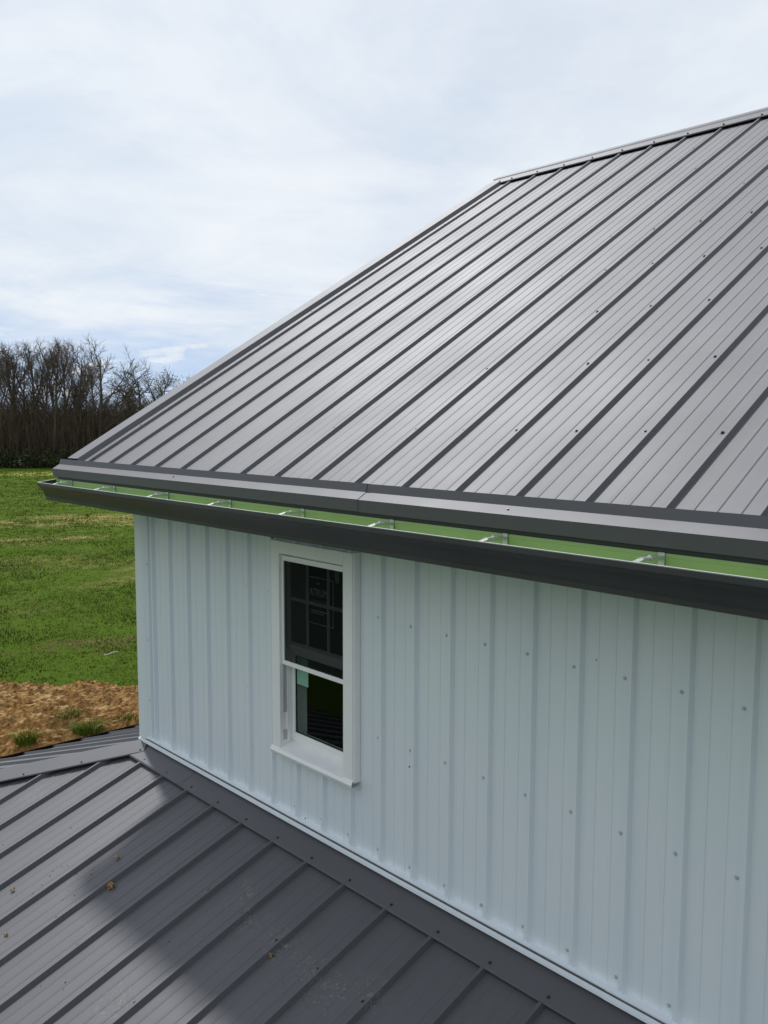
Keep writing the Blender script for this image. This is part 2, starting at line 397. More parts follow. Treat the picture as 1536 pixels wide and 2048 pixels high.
# screws in the siding
mb = MB(); rs = random.Random(4)
for i in range(0, 32):
    for z in (1.255, .66, .082):
        x = i * S - .034
        if z < .2 and i < 3: continue
        if WX0 - .02 < x < WX1 + .02 and WZ0 - .02 < z < WZ1 + .02: continue
        mb.screw((x + rs.uniform(-.003, .003), PAN, z + rs.uniform(-.004, .004)), (rs.uniform(-.1, .1), -1, rs.uniform(-.1, .1)), .0062, .0075)
for z in (1.24, .72, .3): mb.screw((-.07, .004, z), (0, -1, 0), .005, .006)
o = mb.build('screws', M['wscrew'], wall); o['kind'] = 'stuff'
mb = MB()
for x, z in ((2.473, .575), (3.50, 1.30), (1.655, .042)): mb.screw((x, PAN - .001, z), (0, -1, 0), .0035, .002)
o = mb.build('stray_holes', M['screw'], wall); o['kind'] = 'stuff'
# corner trim
mb = MB(); e = -.013
mb.sheet([(XC - .012, .17, 0), (XC - .012, e, 0), (-.118, e, 0), (-.100, e + .004, 0), (-.072, .006, 0), (-.058, .004, 0), (-.057, PAN, 0)], (0, 0, .022), (0, 0, WALL_TOP + .02))
mb.build('corner_trim', M['wall'], house)
# base trim in pieces
def base_piece(xa, xb, d):
    mb = MB()
    mb.sheet([(0, PAN + .012, .040), (0, -.010 - d, .033), (0, -.0105 - d, .030), (0, .003 - d, .014), (0, -.020 - d, .006), (0, -.021 - d, -.004)], (xa, 0, 0), (xb, 0, 0))
    mb.build('base_trim', M['wall'], house)
base_piece(XC - .014, .548, .001); base_piece(.545, 3.60, 0); base_piece(3.598, XR + .02, .0015)

# porch roof (lower): front plane and side plane meeting at a hip
RIB_H, RIB_B, RIB_T = .024, .0165, .0070          # porch panels
UP_H, UP_B, UP_T = .0175, .0130, .0060             # main roof panels
SR = .3048
PTOP = (-.132, -.066)                   # flashing edge on the rib tops
def zF(y): return PTOP[1] + (y - PTOP[0]) * math.tan(QL) - RIB_H / math.cos(QL)      # front pan plane
def zS(x): return -.032 + (x - XC) * math.tan(QS) - RIB_H / math.cos(QS)
EY, EX = -3.75, -3.72
hipk = math.tan(QL) / math.tan(QS)
def hip_x(y): return (zF(y) + .032 + RIB_H / math.cos(QS)) / math.tan(QS) + XC
hip_y0 = 0.0
nF = Vector((0, -math.sin(QL), math.cos(QL))); nS = Vector((-math.sin(QS), 0, math.cos(QS)))
def rib_profile(nr, RIB_H=RIB_H, RIB_B=RIB_B, RIB_T=RIB_T):
    pts = []
    for r_ in range(nr):
        c = r_ * SR
        pts += [(c - RIB_B, 0), (c - RIB_T, RIB_H), (c + RIB_T, RIB_H), (c + RIB_B, 0)]
        for q in (.27, .52, .77):
            e = c + SR * q; pts += [(e - .009, 0), (e - .004, .0019), (e + .004, .0019), (e + .009, 0)]
    pts.append((nr * SR - RIB_B + .001, 0)); return pts
mb = MB()
pd = .06
mb.quad((XC, 0, zF(0) - pd), (XR + .4, 0, zF(0) - pd), (XR + .4, EY + .02, zF(EY) - pd), (hip_x(EY), EY + .02, zF(EY) - pd))
mb.quad((XC, 0, zS(XC) - pd), (hip_x(EY), EY + .02, zF(EY) - pd), (EX + .02, EY + .02, zS(EX) - pd), (EX + .02, 9, zS(EX) - pd), (XC, 9, zS(XC) - pd))
porch = mb.build('porch_roof', M['soffit'], house)
porch['label'] = 'lower charcoal ribbed metal porch roof with a hip'
def front_cols(x):
    """top y for a column of the front plane"""
    if x >= XC + .01: return -.01
    # hip line: zF(y) = zS(x)
    return min(-.01, PTOP[0] + (zS(x) - PTOP[1] + RIB_H / math.cos(QL)) / math.tan(QL))
LX0 = .0395
prof = rib_profile(3)
def front_panel(k):
    mb = MB(); x0 = LX0 + k * 3 * SR
    pts = [(x0 + a, b) for a, b in prof]
    cols = []
    for x, h in pts:
        if x < EX + .2: cols.append(None); continue
        yt = front_cols(x)
        if yt < EY + .05: cols.append(None); continue
        cols.append([Vector((x, y, zF(y))) + nF * h for y in (yt, (yt + EY) / 2, EY)])
    for a, b in zip(cols[:-1], cols[1:]):
        if a is None or b is None: continue
        for j in range(2): mb.quad(a[j], a[j + 1], b[j + 1], b[j])
    if mb.f: mb.build('roof_panel', M['porch'], porch)
for k in range(-4, 9): front_panel(k)
def side_top(y):
    if y >= 0.0: return XC - .012
    return (zF(y) + .032 + RIB_H / math.cos(QS)) / math.tan(QS) + XC
def side_panel(k):
    mb = MB(); y0 = .12 + k * 3 * SR; cols = []
    for a, h in prof:
        y = y0 + a; xt = side_top(y)
        if y < EY + .1 or xt < EX + .05: cols.append(None); continue
        cols.append([Vector((x, y, zS(x))) + nS * h for x in (xt, (xt + EX) / 2, EX)])
    for a, b in zip(cols[:-1], cols[1:]):
        if a is None or b is None: continue
        for j in range(2): mb.quad(b[j], b[j + 1], a[j + 1], a[j])
    if mb.f: mb.build('roof_panel', M['porch'], porch)
for k in range(-5, 9): side_panel(k)
# side eave trim with dark drip edge and a gutter-like face
mb = MB(); zE = zS(EX)
mb.sheet([(EX + .10, 0, zE + .035 * 1 + .035), (EX - .012, 0, zE + .026), (EX - .045, 0, zE + .012), (EX - .047, 0, zE - .11), (EX - .02, 0, zE - .115)], (0, EY, 0), (0, 9, 0), .002)
mb.build('eave_trim', M['gutter'], porch)
mb = MB(); zE = zF(EY)
mb.sheet([(0, EY + .05, zE + .012), (0, EY - .03, zE - .014), (0, EY - .032, zE - .14), (0, EY, zE - .145)], (EX, 0, 0), (XR + .4, 0, 0), .002)
mb.build('eave_trim', M['gutter'], porch)
# hip cap
hA = Vector((XC + .05, 0, 0)); hA = Vector((hip_x(.02), .02, zF(.02) + .042)); hB = Vector((hip_x(EY), EY, zF(EY) + .042))
hd = (hB - hA).normalized()
wF = nF.cross(hd).normalized(); wF = wF if wF.x > 0 else -wF          # down the front plane
wS = nS.cross(hd).normalized(); wS = wS if wS.x < 0 else -wS
mb = MB()
up_ = Vector((0, 0, 1))
mb.sheet([wS * .145 - up_ * .020, wS * .142 - up_ * .006, Vector((0, 0, .012)), wF * .126 - up_ * .006, wF * .130 - up_ * .013], hA, hB, .0012)
hipcap = mb.build('hip_cap', M['porch'], porch)
mb = MB()
for k in range(9):
    t = .03 + k * .43
    P = hA + hd * t + wF * .108; mb.screw(P + up_ * -.004, nF)
    P = hA + hd * (t + .25) + wS * .118; mb.screw(P + up_ * -.003, nS)
# panel screws on the porch
for i in range(-10, 26):
    x = LX0 + i * SR - .034
    for y in (-.512, -1.087, -1.662, -2.237, -2.812):
        if y < front_cols(x) - .12: mb.screw(Vector((x, y + rs.uniform(-.006, .006), zF(y))) , nF)
o = mb.build('screws', M['screw'], porch); o['kind'] = 'stuff'
# wall flashing on the porch roof
def flash_piece(xa, xb, d, cut=0):
    mb = MB(); pts = [(0, -.004, .026), (0, -.006, -.016 + d), (0, PTOP[0], PTOP[1] + .003 + d), (0, PTOP[0] - .004, PTOP[1] - .007 + d)]
    mb.sheet(pts, (xa, 0, 0), (xb, 0, 0))
    if cut:
        for v in mb.v:
            if abs(v.x - xa) < 1e-4 and v.y < -.03: v.x += cut * (-v.y - .0) * 1.0
    mb.build('wall_flashing', M['porch'], porch)
flash_piece(XC + .06, .56, .0015, -.3); flash_piece(.555, 3.60, 0); flash_piece(3.595, XR, .002)
mb = MB()
for i in range(0, 24): mb.screw((LX0 + i * SR + .016, PTOP[0] + .022, PTOP[1] + .022 * math.tan(QL) + .004), nF)
o = mb.build('flashing_screws', M['screw'], porch); o['kind'] = 'stuff'
# porch posts and beam keep the roof up
mb = MB(); mb.box((EX + .3, EY + .3, zS(EX) - .42), (XR, EY + .45, zS(EX) - .10)); mb.box((EX + .3, EY + .45, zS(EX) - .42), (EX + .45, YB, zS(EX) - .10))
mb.build('porch_beam', M['vinyl'], house)
for x, y in [(q, EY + .375) for q in (EX + .375, -.9, 1.9, 4.7, 7.2)] + [(EX + .375, q) for q in (-1, 2, 5, 8)]:
    mb = MB(); mb.box((x - .07, y - .07, ZG - .05), (x + .07, y + .07, zS(EX) - .40)); mb.box((x - .09, y - .09, ZG - .05), (x + .09, y + .09, ZG + .2)); mb.build('porch_post', M['vinyl'], house)

# main roof
nU = Vector((0, -math.sin(PU), math.cos(PU)))
RU = .0175 + .007
def zU(y): return roof_z(y) - RU / math.cos(PU)          # pan plane
UX0 = -.331
mb = MB(); dk = .03
mb.quad((ROOF_XL + .01, -.30, zU(-.30) - dk), (ROOF_XR, -.30, zU(-.30) - dk), (ROOF_XR, RY, zU(RY) - dk), (ROOF_XL + .01, RY, zU(RY) - dk))
mb.quad((ROOF_XL + .01, RY, zU(RY) - dk), (ROOF_XR, RY, zU(RY) - dk), (ROOF_XR, 2 * RY + .3, zU(-.30) - dk), (ROOF_XL + .01, 2 * RY + .3, zU(-.30) - dk))
roof = mb.build('roof', M['soffit'], house); roof['label'] = 'upper charcoal ribbed metal gable roof'
def roof_panel(k, back=False, nr=3, x0=None):
    mb = MB(); pr = rib_profile(nr, UP_H, UP_B, UP_T); c = []
    for a, h in pr:
        k_ = h / math.cos(PU)
        P0 = Vector((a, -.281, zU(-.281) + k_)); P1 = Vector((a, RY - .05, zU(RY - .05) + k_))
        c.append([P0, (P0 + P1) / 2, P1])
    for a, b in zip(c[:-1], c[1:]):
        for j in range(2): mb.quad(a[j], b[j], b[j + 1], a[j + 1])
    return mb
me0 = roof_panel(0).build('roof_panel', M['roof'], roof)
me0.location.x = UX0
for k in range(1, 9):
    o = me0.copy(); col.objects.link(o); o.location.x = UX0 + k * 3 * SR
for k in range(0, 9):
    o = me0.copy(); col.objects.link(o); o.location = (UX0 + (k + 1) * 3 * SR - .3, 2 * RY, 0); o.rotation_euler.z = math.pi
# starter strip left of the first rib
mb = MB(); mb.quad((ROOF_XL + .01, -.281, zU(-.281)), (UX0 - UP_B, -.281, zU(-.281)), (UX0 - UP_B, RY - .05, zU(RY - .05)), (ROOF_XL + .01, RY - .05, zU(RY - .05)))
mb.build('roof_panel', M['roof'], roof)
mb = MB()
for i in range(0, 27):
    for k in range(8):
        y = .150 + .504 * k
        if y > RY - .35: continue
        mb.screw((UX0 + i * SR - .036 + rs.uniform(-.003, .003), y + rs.uniform(-.006, .006), zU(y)), nU)
for k in range(8):
    y = .150 + .504 * k
    if y < RY - .3: mb.screw((UX0 - .055, y, zU(y) + .003), nU)
RC = 4.005
for i in range(0, 27): mb.screw((UX0 + i * SR + .01, RC + .022, roof_z(RC + .022) + .006), nU, .007, .010)
mb.screw((-.47, RC + .022, roof_z(RC + .022) + .006), nU, .007, .010)
o = mb.build('screws', M['screw'], roof); o['kind'] = 'stuff'
# rake trim: top strip, inner drop, flange
def on(y, h): return Vector((0, y, zU(y))) + nU * h
mb = MB(); A = on(-.270, 0); B = on(RC + .03, 0)
mb.sheet([Vector((-.617, 0, 0)) - nU * .23, Vector((-.616, 0, 0)) + nU * .034, Vector((-.458, 0, 0)) + nU * .034, Vector((-.444, 0, 0)) + nU * .004, Vector((-.372, 0, 0)) + nU * .002, Vector((-.370, 0, 0)) + nU * .0045, Vector((-.361, 0, 0)) + nU * .004], A, B)
mb.build('rake_trim', M['roof'], roof)
mb = MB()
mb.sheet([Vector((-.617, 0, -.15)), Vector((-.617, 0, .034)), Vector((-.45, 0, .034))], (0, RY + .02, zU(RY)), (0, 2 * RY + .3, zU(-.3)))
mb.build('rake_trim', M['roof'], roof)
# gable overhang soffit
mb = MB()
y0, y1 = -.14, RY
mb.quad((-.612, y0, zU(y0) - .27), (XC + .06, y0, zU(y0) - .27), (XC + .06, y1, zU(y1) - .27), (-.612, y1, zU(y1) - .27))
mb.quad((-.612, y1, zU(y1) - .27), (XC + .06, y1, zU(y1) - .27), (XC + .06, 2 * RY + .3, zU(y0) - .27), (-.612, 2 * RY + .3, zU(y0) - .27))
mb.build('gable_soffit', M['soffit'], roof)
# ridge cap
def uz(y, d): return roof_z(y) + d
mb = MB()
def ridge_piece(xa, xb, d):
    mb = MB(); c = [(RC, uz(RC, -.006 + d)), (RC + .001, uz(RC, .004 + d)), (RC + .105, uz(RC + .105, .006 + d)), (RC + .112, uz(RC + .112, .016 + d)), (RY, RZ + .016 + d)]
    pts = [Vector((0, a, b)) for a, b in c] + [Vector((0, 2 * RY - a, b)) for a, b in c[-2::-1]]
    mb.sheet(pts, (xa, 0, 0), (xb, 0, 0)); mb.build('ridge_cap', M['roof'], roof)
ridge_piece(-.63, 2.40, .001); ridge_piece(2.38, 5.42, .0025); ridge_piece(5.40, ROOF_XR, .001)
mb = MB(); mb.box((ROOF_XL + .02, RC + .03, RZ - .25), (ROOF_XR - .02, 2 * RY - RC - .03, RZ - .13)); mb.build('ridge_board', M['black'], roof)
# eave trim in two lapped lengths
def eave_piece(xa, xb, d):
    mb = MB()
    c = [(-.276, 1.932), (-.2875, 1.9345), (-.2965, 1.8975), (-.3450, 1.8690), (-.3420, 1.8175), (-.330, 1.8150)]
    mb.sheet([(0, a - d, b + d * .6) for a, b in c], (xa, 0, 0), (xb, 0, 0)); return mb.build('eave_trim', M['roof'], roof)
eave_piece(-.735, 2.527, .0022); eave_piece(2.519, ROOF_XR, 0)
mb = MB(); mb.screw((3.335, -.318, 1.8855), nU, .005, .005); mb.screw((.9, -.318, 1.8875), nU, .005, .005); o = mb.build('eave_screws', M['screw'], roof); o['kind'] = 'stuff'
# fascia and soffit under the eave
mb = MB(); mb.box((-.725, -.318, 1.665), (ROOF_XR, -.298, 1.862)); mb.build('fascia', M['soffit'], house)
mb = MB(); mb.box((-.61, -.298, 1.672), (ROOF_XR, .026, 1.684)); mb.build('soffit', M['soffit'], house)
mb = MB(); mb.box((-.725, -.297, 1.684), (-.612, .22, 1.862)); mb.build('soffit_return', M['soffit'], house)

# gutter
GX0, GX1 = -.745, ROOF_XR
gprof = [(-.3205, 1.793), (-.3205, 1.664), (-.385, 1.657), (-.3990, 1.658), (-.4000, 1.6715), (-.3965, 1.6745), (-.3975, 1.6790), (-.4030, 1.690), (-.4095, 1.706), (-.4180, 1.722), (-.4280, 1.736), (-.4390, 1.7470), (-.4480, 1.7530), (-.4535, 1.7560), (-.4540, 1.758), (-.4540, 1.7765)]
gprof2 = gprof + [(-.4525, 1.7782), (-.444, 1.7775)]
mb = MB(); mb.sheet([(0, a, b) for a, b in gprof2], (GX0, 0, 0), (GX1, 0, 0), -.0010)
gutter = mb.build('gutter', M['gutter'], house); gutter['label'] = 'dark K-profile gutter with green inside'
mb = MB(); inner = [(-.3225, 1.797), (-.3235, 1.7855), (-.3225, 1.784), (-.3225, 1.667), (-.384, 1.6632), (-.392, 1.6650), (-.3958, 1.678), (-.4000, 1.692), (-.4064, 1.7085), (-.4148, 1.7245), (-.4250, 1.7388), (-.4360, 1.7500), (-.4400, 1.7560)]
mb.sheet([(0, a, b) for a, b in inner], (GX0 + .003, 0, 0), (GX1, 0, 0), .0006); mb.build('lining', M['green'], gutter)
mb = MB(); mb.sheet([(0, -.4525, 1.7790), (0, -.4490, 1.7798), (0, -.4450, 1.7795), (0, -.4440, 1.7770)], (GX0, 0, 0), (GX1, 0, 0), .0008); mb.build('lip', M['lip'], gutter)
mb = MB(); n_ = len(gprof); xs = (GX0 - .002, GX0)
cap = [(-.319, 1.796), (-.319, 1.661)] + gprof[2:]
n_ = len(cap); mb.v = [Vector((xs[0], a, b)) for a, b in cap] + [Vector((xs[1], a, b)) for a, b in cap]
mb.f = [tuple(range(n_)), tuple(range(2 * n_ - 1, n_ - 1, -1))] + [(k, k + n_, (k + 1) % n_ + n_, (k + 1) % n_) for k in range(n_)]
mb.build('end_cap', M['gutter'], gutter)
mb = MB(); mb.sheet([(0, -.321, 1.7965), (0, -.4535, 1.779)], (GX0 - .003, 0, 0), (GX0 + .009, 0, 0), .001); mb.build('end_cap_rim', M['lip'], gutter)
def hanger(x, tilt):
    mb = MB(); T = Matrix.Translation((x, 0, 0)) @ Matrix.Rotation(tilt, 4, 'Z') if False else Matrix.Translation((x, 0, 0))
    k0 = len(mb.v)
    mb.sheet([(0, -.450, 1.7800), (0, -.436, 1.7830), (0, -.415, 1.7880), (0, -.400, 1.7890), (0, -.386, 1.7830), (0, -.335, 1.7840), (0, -.3262, 1.7850)], (-.011, 0, 0), (.011, 0, 0), .0020)
    mb.sheet([(0, -.3262, 1.7990), (0, -.3270, 1.7560), (0, -.332, 1.7540)], (-.012, 0, 0), (.010, 0, 0), .0020)
    mb.box((-.0125, -.425, 1.7790), (-.0100, -.335, 1.7900)); mb.box((.0100, -.425, 1.7790), (.0125, -.335, 1.7900))
    for v in mb.v[k0:]:
        v.x += (v.y + .326) * tilt
    mb.tube((0 - .003, -.395, 1.7885), (.0 - .003, -.318, 1.786), .0035, .0035, 6)
    mb.screw((.0, -.397, 1.789), (0, -1, .1), .007, .008)
    for v in mb.v: v.x += x
    return mb.build('hanger', M['galv'], gutter, False)
for k, x in enumerate((-.473, .173, .842, 1.494, 2.115, 2.724, 3.333, 3.965, 4.57, 5.2, 5.8, 6.4, 7.0)): hanger(x, .10 + .06 * math.sin(k * 2.1))

# ------------------------------------------------------------------ window
win = empty('window', (1.765, 0, .37)); win.parent = house; win.matrix_parent_inverse = Matrix.Translation(-house.location)
win.location = (1.765, 0, .37)
win['label'] = 'white vinyl double-hung window with a raised half screen'
def wpart(name, boxes, m_):
    mb = MB()
    for a, b in boxes: mb.box(a, b)
    o = mb.build(name, m_); o.parent = win; o.matrix_parent_inverse = Matrix.Translation((-1.765, 0, -.37)); return o
def bev(o, wd=.003, seg=2):
    b = o.modifiers.new('bevel', 'BEVEL'); b.width = wd; b.segments = seg; b.limit_method = 'ANGLE'; return o
YF = -.026
bev(wpart('frame', [((WX0, YF, WZ0 + .03), (OX0, .03, WZ1)), ((OX1, YF, WZ0 + .03), (WX1, .03, WZ1)), ((OX0, YF, OZ1), (OX1, .03, WZ1))], M['vinyl']))
for x0_, x1_ in ((WX0 - .006, WX0 + .012), (WX1 - .012, WX1 + .008)): bev(wpart('outer_bead', [((x0_, -.018, WZ0 + .02), (x1_, .022, WZ1 + .002))], M['vinyl']), .002)
mb = MB(); mb.sheet([(0, .10, OZ0 + .012), (0, .03, OZ0 - .006), (0, YF - .004, WZ0 + .028), (0, YF - .010, WZ0 + .012), (0, YF - .004, WZ0 - .004), (0, .018, WZ0 - .004)], (WX0 - .004, 0, 0), (WX1 + .006, 0, 0), .003)
o = mb.build('sill', M['vinyl']); o.parent = win; o.matrix_parent_inverse = Matrix.Translation((-1.765, 0, -.37))
wpart('jamb', [((OX0 - .028, .03, OZ0 - .03), (OX0, .16, OZ1)), ((OX1, .03, OZ0 - .03), (OX1 + .028, .16, OZ1)), ((OX0 - .028, .03, OZ1), (OX1 + .028, .16, OZ1 + .028)), ((OX0, .075, OZ0 - .03), (OX1, .16, OZ0 + .012))], M['vinyl'])
wpart('jamb_liner', [((OX0, -.006, OZ0 + .175), (OX0 + .004, .016, .885)), ((OX0, -.006, OZ0 + .02), (OX0 + .004, .016, OZ0 + .075))], M['jamb'])
for x0_ in (OX0, OX1 - .009): wpart('jamb_stop', [((x0_, .020, OZ0 + .005), (x0_ + .009, .030, .90))], M['vinyl'])
# half screen pushed to the top
sz0, sz1, sy0, sy1 = .879, 1.482, -.010, .004
bev(wpart('screen_frame', [((OX0 + .001, sy0, sz0), (OX0 + .018, sy1, sz1)), ((OX1 - .016, sy0, sz0), (OX1 - .001, sy1, sz1)), ((OX0 + .018, sy0, sz1 - .028), (OX1 - .016, sy1, sz1)), ((OX0 + .018, sy0, sz0), (OX1 - .016, sy1, sz0 + .024))], M['vinyl']), .002)
wpart('screen', [((OX0 + .018, -.003, sz0 + .024), (OX1 - .016, -.0022, sz1 - .028))], M['screen'])
# upper sash
ux0, ux1, uz0, uz1 = OX0 + .004, OX1 - .004, .957, 1.488
wpart('upper_sash', [((ux0, .022, uz0), (ux0 + .022, .050, uz1)), ((ux1 - .022, .022, uz0), (ux1, .050, uz1)), ((ux0 + .022, .022, uz1 - .03), (ux1 - .022, .050, uz1)), ((ux0 + .022, .020, uz0), (ux1 - .022, .050, uz0 + .034))], M['vinyl'])
wpart('pane', [((ux0 + .02, .033, uz0 + .03), (ux1 - .02, .037, uz1 - .028))], M['glass'])
M['grid'] = mat('grey_green_grille', (.50, .60, .54), .5)
for x in (1.678, 1.855): wpart('grille_bar', [((x - .009, .026, uz0 + .034), (x + .009, .032, uz1 - .03))], M['grid'])
wpart('grille_bar', [((ux0 + .022, .0255, 1.236), (1.669, .0325, 1.254)), ((1.687, .0255, 1.236), (1.846, .0325, 1.254)), ((1.864, .0255, 1.236), (ux1 - .022, .0325, 1.254))], M['grid'])
wpart('grille_bar', [((ux0 + .022, .0255, uz0 + .036), (ux1 - .022, .0325, uz0 + .050))], M['grid'])
# lower sash
lx0, lx1, lz0, lz1 = OX0 + .001, OX1 - .001, OZ0 + .004, .955
bev(wpart('lower_sash', [((lx0, .052, lz0), (lx0 + .028, .085, lz1)), ((lx1 - .028, .052, lz0), (lx1, .085, lz1)), ((lx0 + .028, .052, lz0), (lx1 - .028, .085, lz0 + .052)), ((lx0 + .028, .052, lz1 - .03), (lx1 - .028, .085, lz1))], M['vinyl']), .003)
wpart('gasket', [((lx0 + .028, .060, lz0 + .052), (lx0 + .033, .068, lz1 - .03)), ((lx1 - .033, .060, lz0 + .052), (lx1 - .028, .068, lz1 - .03)), ((lx0 + .033, .060, lz0 + .052), (lx1 - .033, .068, lz0 + .057))], M['black'])
wpart('pane', [((lx0 + .027, .064, lz0 + .05), (lx1 - .027, .067, lz1 - .028))], M['glass'])
wpart('film_label', [((1.533, .0632, .762), (1.634, .0637, .915))], M['tape'])
wpart('film_label', [((1.905, .0320, 1.378), (1.938, .0326, 1.440))], M['tape'])
# printed sticker on the upper pane
def text(s, size, x, z, y=.0315):
    cu = bpy.data.curves.new('sticker_lettering', 'FONT'); cu.body = s; cu.size = size; cu.extrude = .0002; cu.materials.append(M['print'])
    o = bpy.data.objects.new('sticker_lettering', cu); col.objects.link(o)
    dg = bpy.context.evaluated_depsgraph_get(); me = bpy.data.meshes.new_from_object(o.evaluated_get(dg)); bpy.data.objects.remove(o)
    o = bpy.data.objects.new('sticker_lettering', me); col.objects.link(o); o['kind'] = 'stuff'
    o.parent = win; o.matrix_parent_inverse = Matrix.Translation((-1.765, 0, -.37)); o.location = (x, y, z); o.rotation_euler = (math.pi / 2, 0, 0); return o
t_ = text('ATRIUM', .047, 1.694, 1.288); t_.scale = (.86, 1.25, 1)
wpart('sticker_border', [((1.692, .0312, 1.384), (1.893, .0318, 1.388)), ((1.889, .0312, 1.142), (1.893, .0318, 1.384)), ((1.692, .0312, 1.138), (1.893, .0318, 1.142)), ((1.700, .0312, 1.262), (1.86, .0318, 1.264)), ((1.700, .0312, 1.206), (1.85, .0318, 1.211)), ((1.700, .0312, 1.194), (1.81, .0318, 1.198)), ((1.757, .0312, 1.352), (1.778, .0318, 1.360))], M['print'])
wpart('sash_lock', [((1.765, .040, uz0 + .034), (1.800, .050, uz0 + .046)), ((1.772, .038, uz0 + .046), (1.790, .048, uz0 + .054))], M['galv'])
mb = MB()
mb.tube((1.435, -.020, 1.568), (1.412, -.030, 1.585), .004, .003, 5); mb.tube((1.412, -.030, 1.585), (1.425, -.034, 1.590), .004, .003, 5); mb.tube((1.425, -.034, 1.590), (1.445, -.03, 1.584), .003, .003, 5)
o = mb.build('sealant_bead', M['black']); o.parent = win; o.matrix_parent_inverse = Matrix.Translation((-1.765, 0, -.37))

# ------------------------------------------------------------------ leaves and grit on the porch roof
def dry_leaf(u, v, size, label, seed):
    rr = random.Random(seed); P = hit(u, v, (0, -.5, zF(-.5) + .004), nF); verts = [Vector((0, 0, .35 * size))]; n_ = 22
    for k in range(n_):
        a = 2 * math.pi * k / n_; rad = size * (.55 + .45 * abs(math.sin(a * 2.5 + rr.random() * .4))) * rr.uniform(.75, 1.1)
        verts.append(Vector((math.cos(a) * rad, math.sin(a) * rad * .75, rr.uniform(0, .75) * size)))
    mb = MB(); mb.v = verts; mb.f = [(0, 1 + k, 1 + (k + 1) % n_) for k in range(n_)]
    mb.tube((size * .5, 0, .2 * size), (size * 1.25, .2 * size, .5 * size), .0013, .0008, 4)
    o = mb.build('dry_leaf', M['leaf']); so_ = o.modifiers.new('thickness', 'SOLIDIFY'); so_.thickness = .0008
    q = nF.to_track_quat('Z', 'Y').to_matrix().to_4x4() @ Matrix.Rotation(rr.uniform(0, 6), 4, 'Z'); q.translation = P; o.matrix_world = q
    tag(o, label, 'leaf', 'dry leaves on the porch roof')
dry_leaf(222, 1774, .032, 'largest crumpled tan leaf, lying against a rib of the lower roof', 1)
dry_leaf(235, 1716, .021, 'small curled brown leaf on the pan uphill of the largest leaf', 2)
dry_leaf(26, 1781, .017, 'pale tiny leaf scrap on the sunlit lower roof panels', 3)
dry_leaf(12, 1869, .016, 'dark curled leaf bit below the pale scrap on lower roof', 5)
dry_leaf(543, 1911, .016, 'yellow leaf crumb on the shaded lower roof among dusty scuffs', 7)
mb = MB(); rg = random.Random(11)
spots = [(170, 1731), (135, 1731), (124, 1734), (106, 1742), (154, 1748), (183, 1749), (170, 1754), (136, 1782), (125, 1800), (149, 1791), (100, 1752), (129, 1767), (66, 1787), (112, 1834), (227, 1862), (235, 1654), (258, 1656), (212, 1668), (6, 1690), (8, 1974), (131, 1965), (300, 1713), (532, 1989), (795, 2004), (455, 1905), (338, 1884), (127, 1980)]
for u, v in spots + [(rg.uniform(0, 900), rg.uniform(1650, 2048)) for _ in range(14)]:
    if v < 1560 + .56 * u * 1.0: continue
    P = hit(u, v, (0, -.5, zF(-.5)), nF)
    if P.y > -.16: continue
    sz = rg.uniform(.0016, .0034); q = nF.to_track_quat('Z', 'Y').to_matrix().to_4x4() @ Matrix.Rotation(rg.uniform(0, 6), 4, 'Z'); q.translation = P
    mb.box((-sz, -sz * .6, 0), (sz * 1.2, sz * .5, sz * .8), q)
o = mb.build('grit_specks', M['speck']); o['kind'] = 'stuff'; tag(o, 'tiny dark grit specks strewn on the lower roof', 'debris')

# ------------------------------------------------------------------ dirt mound beyond the porch
mc = hit(140, 1366, (0, 0, -2.75), (0, 0, 1)); mc.z = 0
def mound_h(a, b):
    """a along the mound, b across it (towards the camera is negative)"""
    crest = 1.02 + .10 * noise.noise(Vector((a * .7, 3.1, 0))) + .05 * noise.noise(Vector((a * 2.3, 1.1, 0)))
    crest *= max(0, 1 - max(0, abs(a + .6) - 5) / 3.0)
    if b < 0: f = max(0, 1 + b / 2.9)
    else: f = max(0, 1 - b / 3.2)
    f = f * f * (3 - 2 * f) ** .8
    p_ = Vector((a, b, 0)); n_ = noise.fractal(p_ * 1.5, 1.0, 2.1, 5) * .13 + noise.fractal(p_ * 5, .8, 2.2, 4) * .075 - abs(noise.noise(p_ * 9)) * .07 + abs(noise.noise(p_ * 17)) * .04
    return crest * f + n_ * min(1, f * 3)
vs_, fs = [], []; na, nb = 330, 150
for j in range(nb):
    for i in range(na):
        a = -9 + 17 * i / (na - 1); b = -3.4 + 7 * j / (nb - 1)
        P = mc + CR * a + CF * b; vs_.append((P.x, P.y, ZG - .10 + mound_h(a, b) + .04))
for j in range(nb - 1):
    for i in range(na - 1): fs.append((j * na + i, j * na + i + 1, (j + 1) * na + i + 1, (j + 1) * na + i))
o = obj('dirt_mound', vs_, fs, M['soil'], smooth=False); tag(o, 'mound of loose sandy orange-brown clay between the field and the porch', 'dirt pile')
mound = o
def mound_at(a, b):
    P = mc + CR * a + CF * b; return Vector((P.x, P.y, ZG - .06 + mound_h(a, b)))
mb = MB(); rg = random.Random(21)
for _ in range(4200):
    a = rg.uniform(-7, 4.5); b = rg.uniform(-2.9, 1.2); P = mound_at(a, b); r_ = rg.uniform(.008, .03) * (1 if rg.random() < .90 else 2.6)
    i = len(mb.v); top = P + Vector((rg.uniform(-.3, .3) * r_, rg.uniform(-.3, .3) * r_, r_ * .9)); k0 = rg.uniform(0, 6)
    ring = [P + Vector((math.cos(k0 + q * 1.2566) * r_ * rg.uniform(.7, 1.2), math.sin(k0 + q * 1.2566) * r_ * rg.uniform(.7, 1.2), -.1 * r_)) for q in range(5)]
    mb.v += [top] + ring; mb.f += [(i, i + 1 + q, i + 1 + (q + 1) % 5) for q in range(5)]
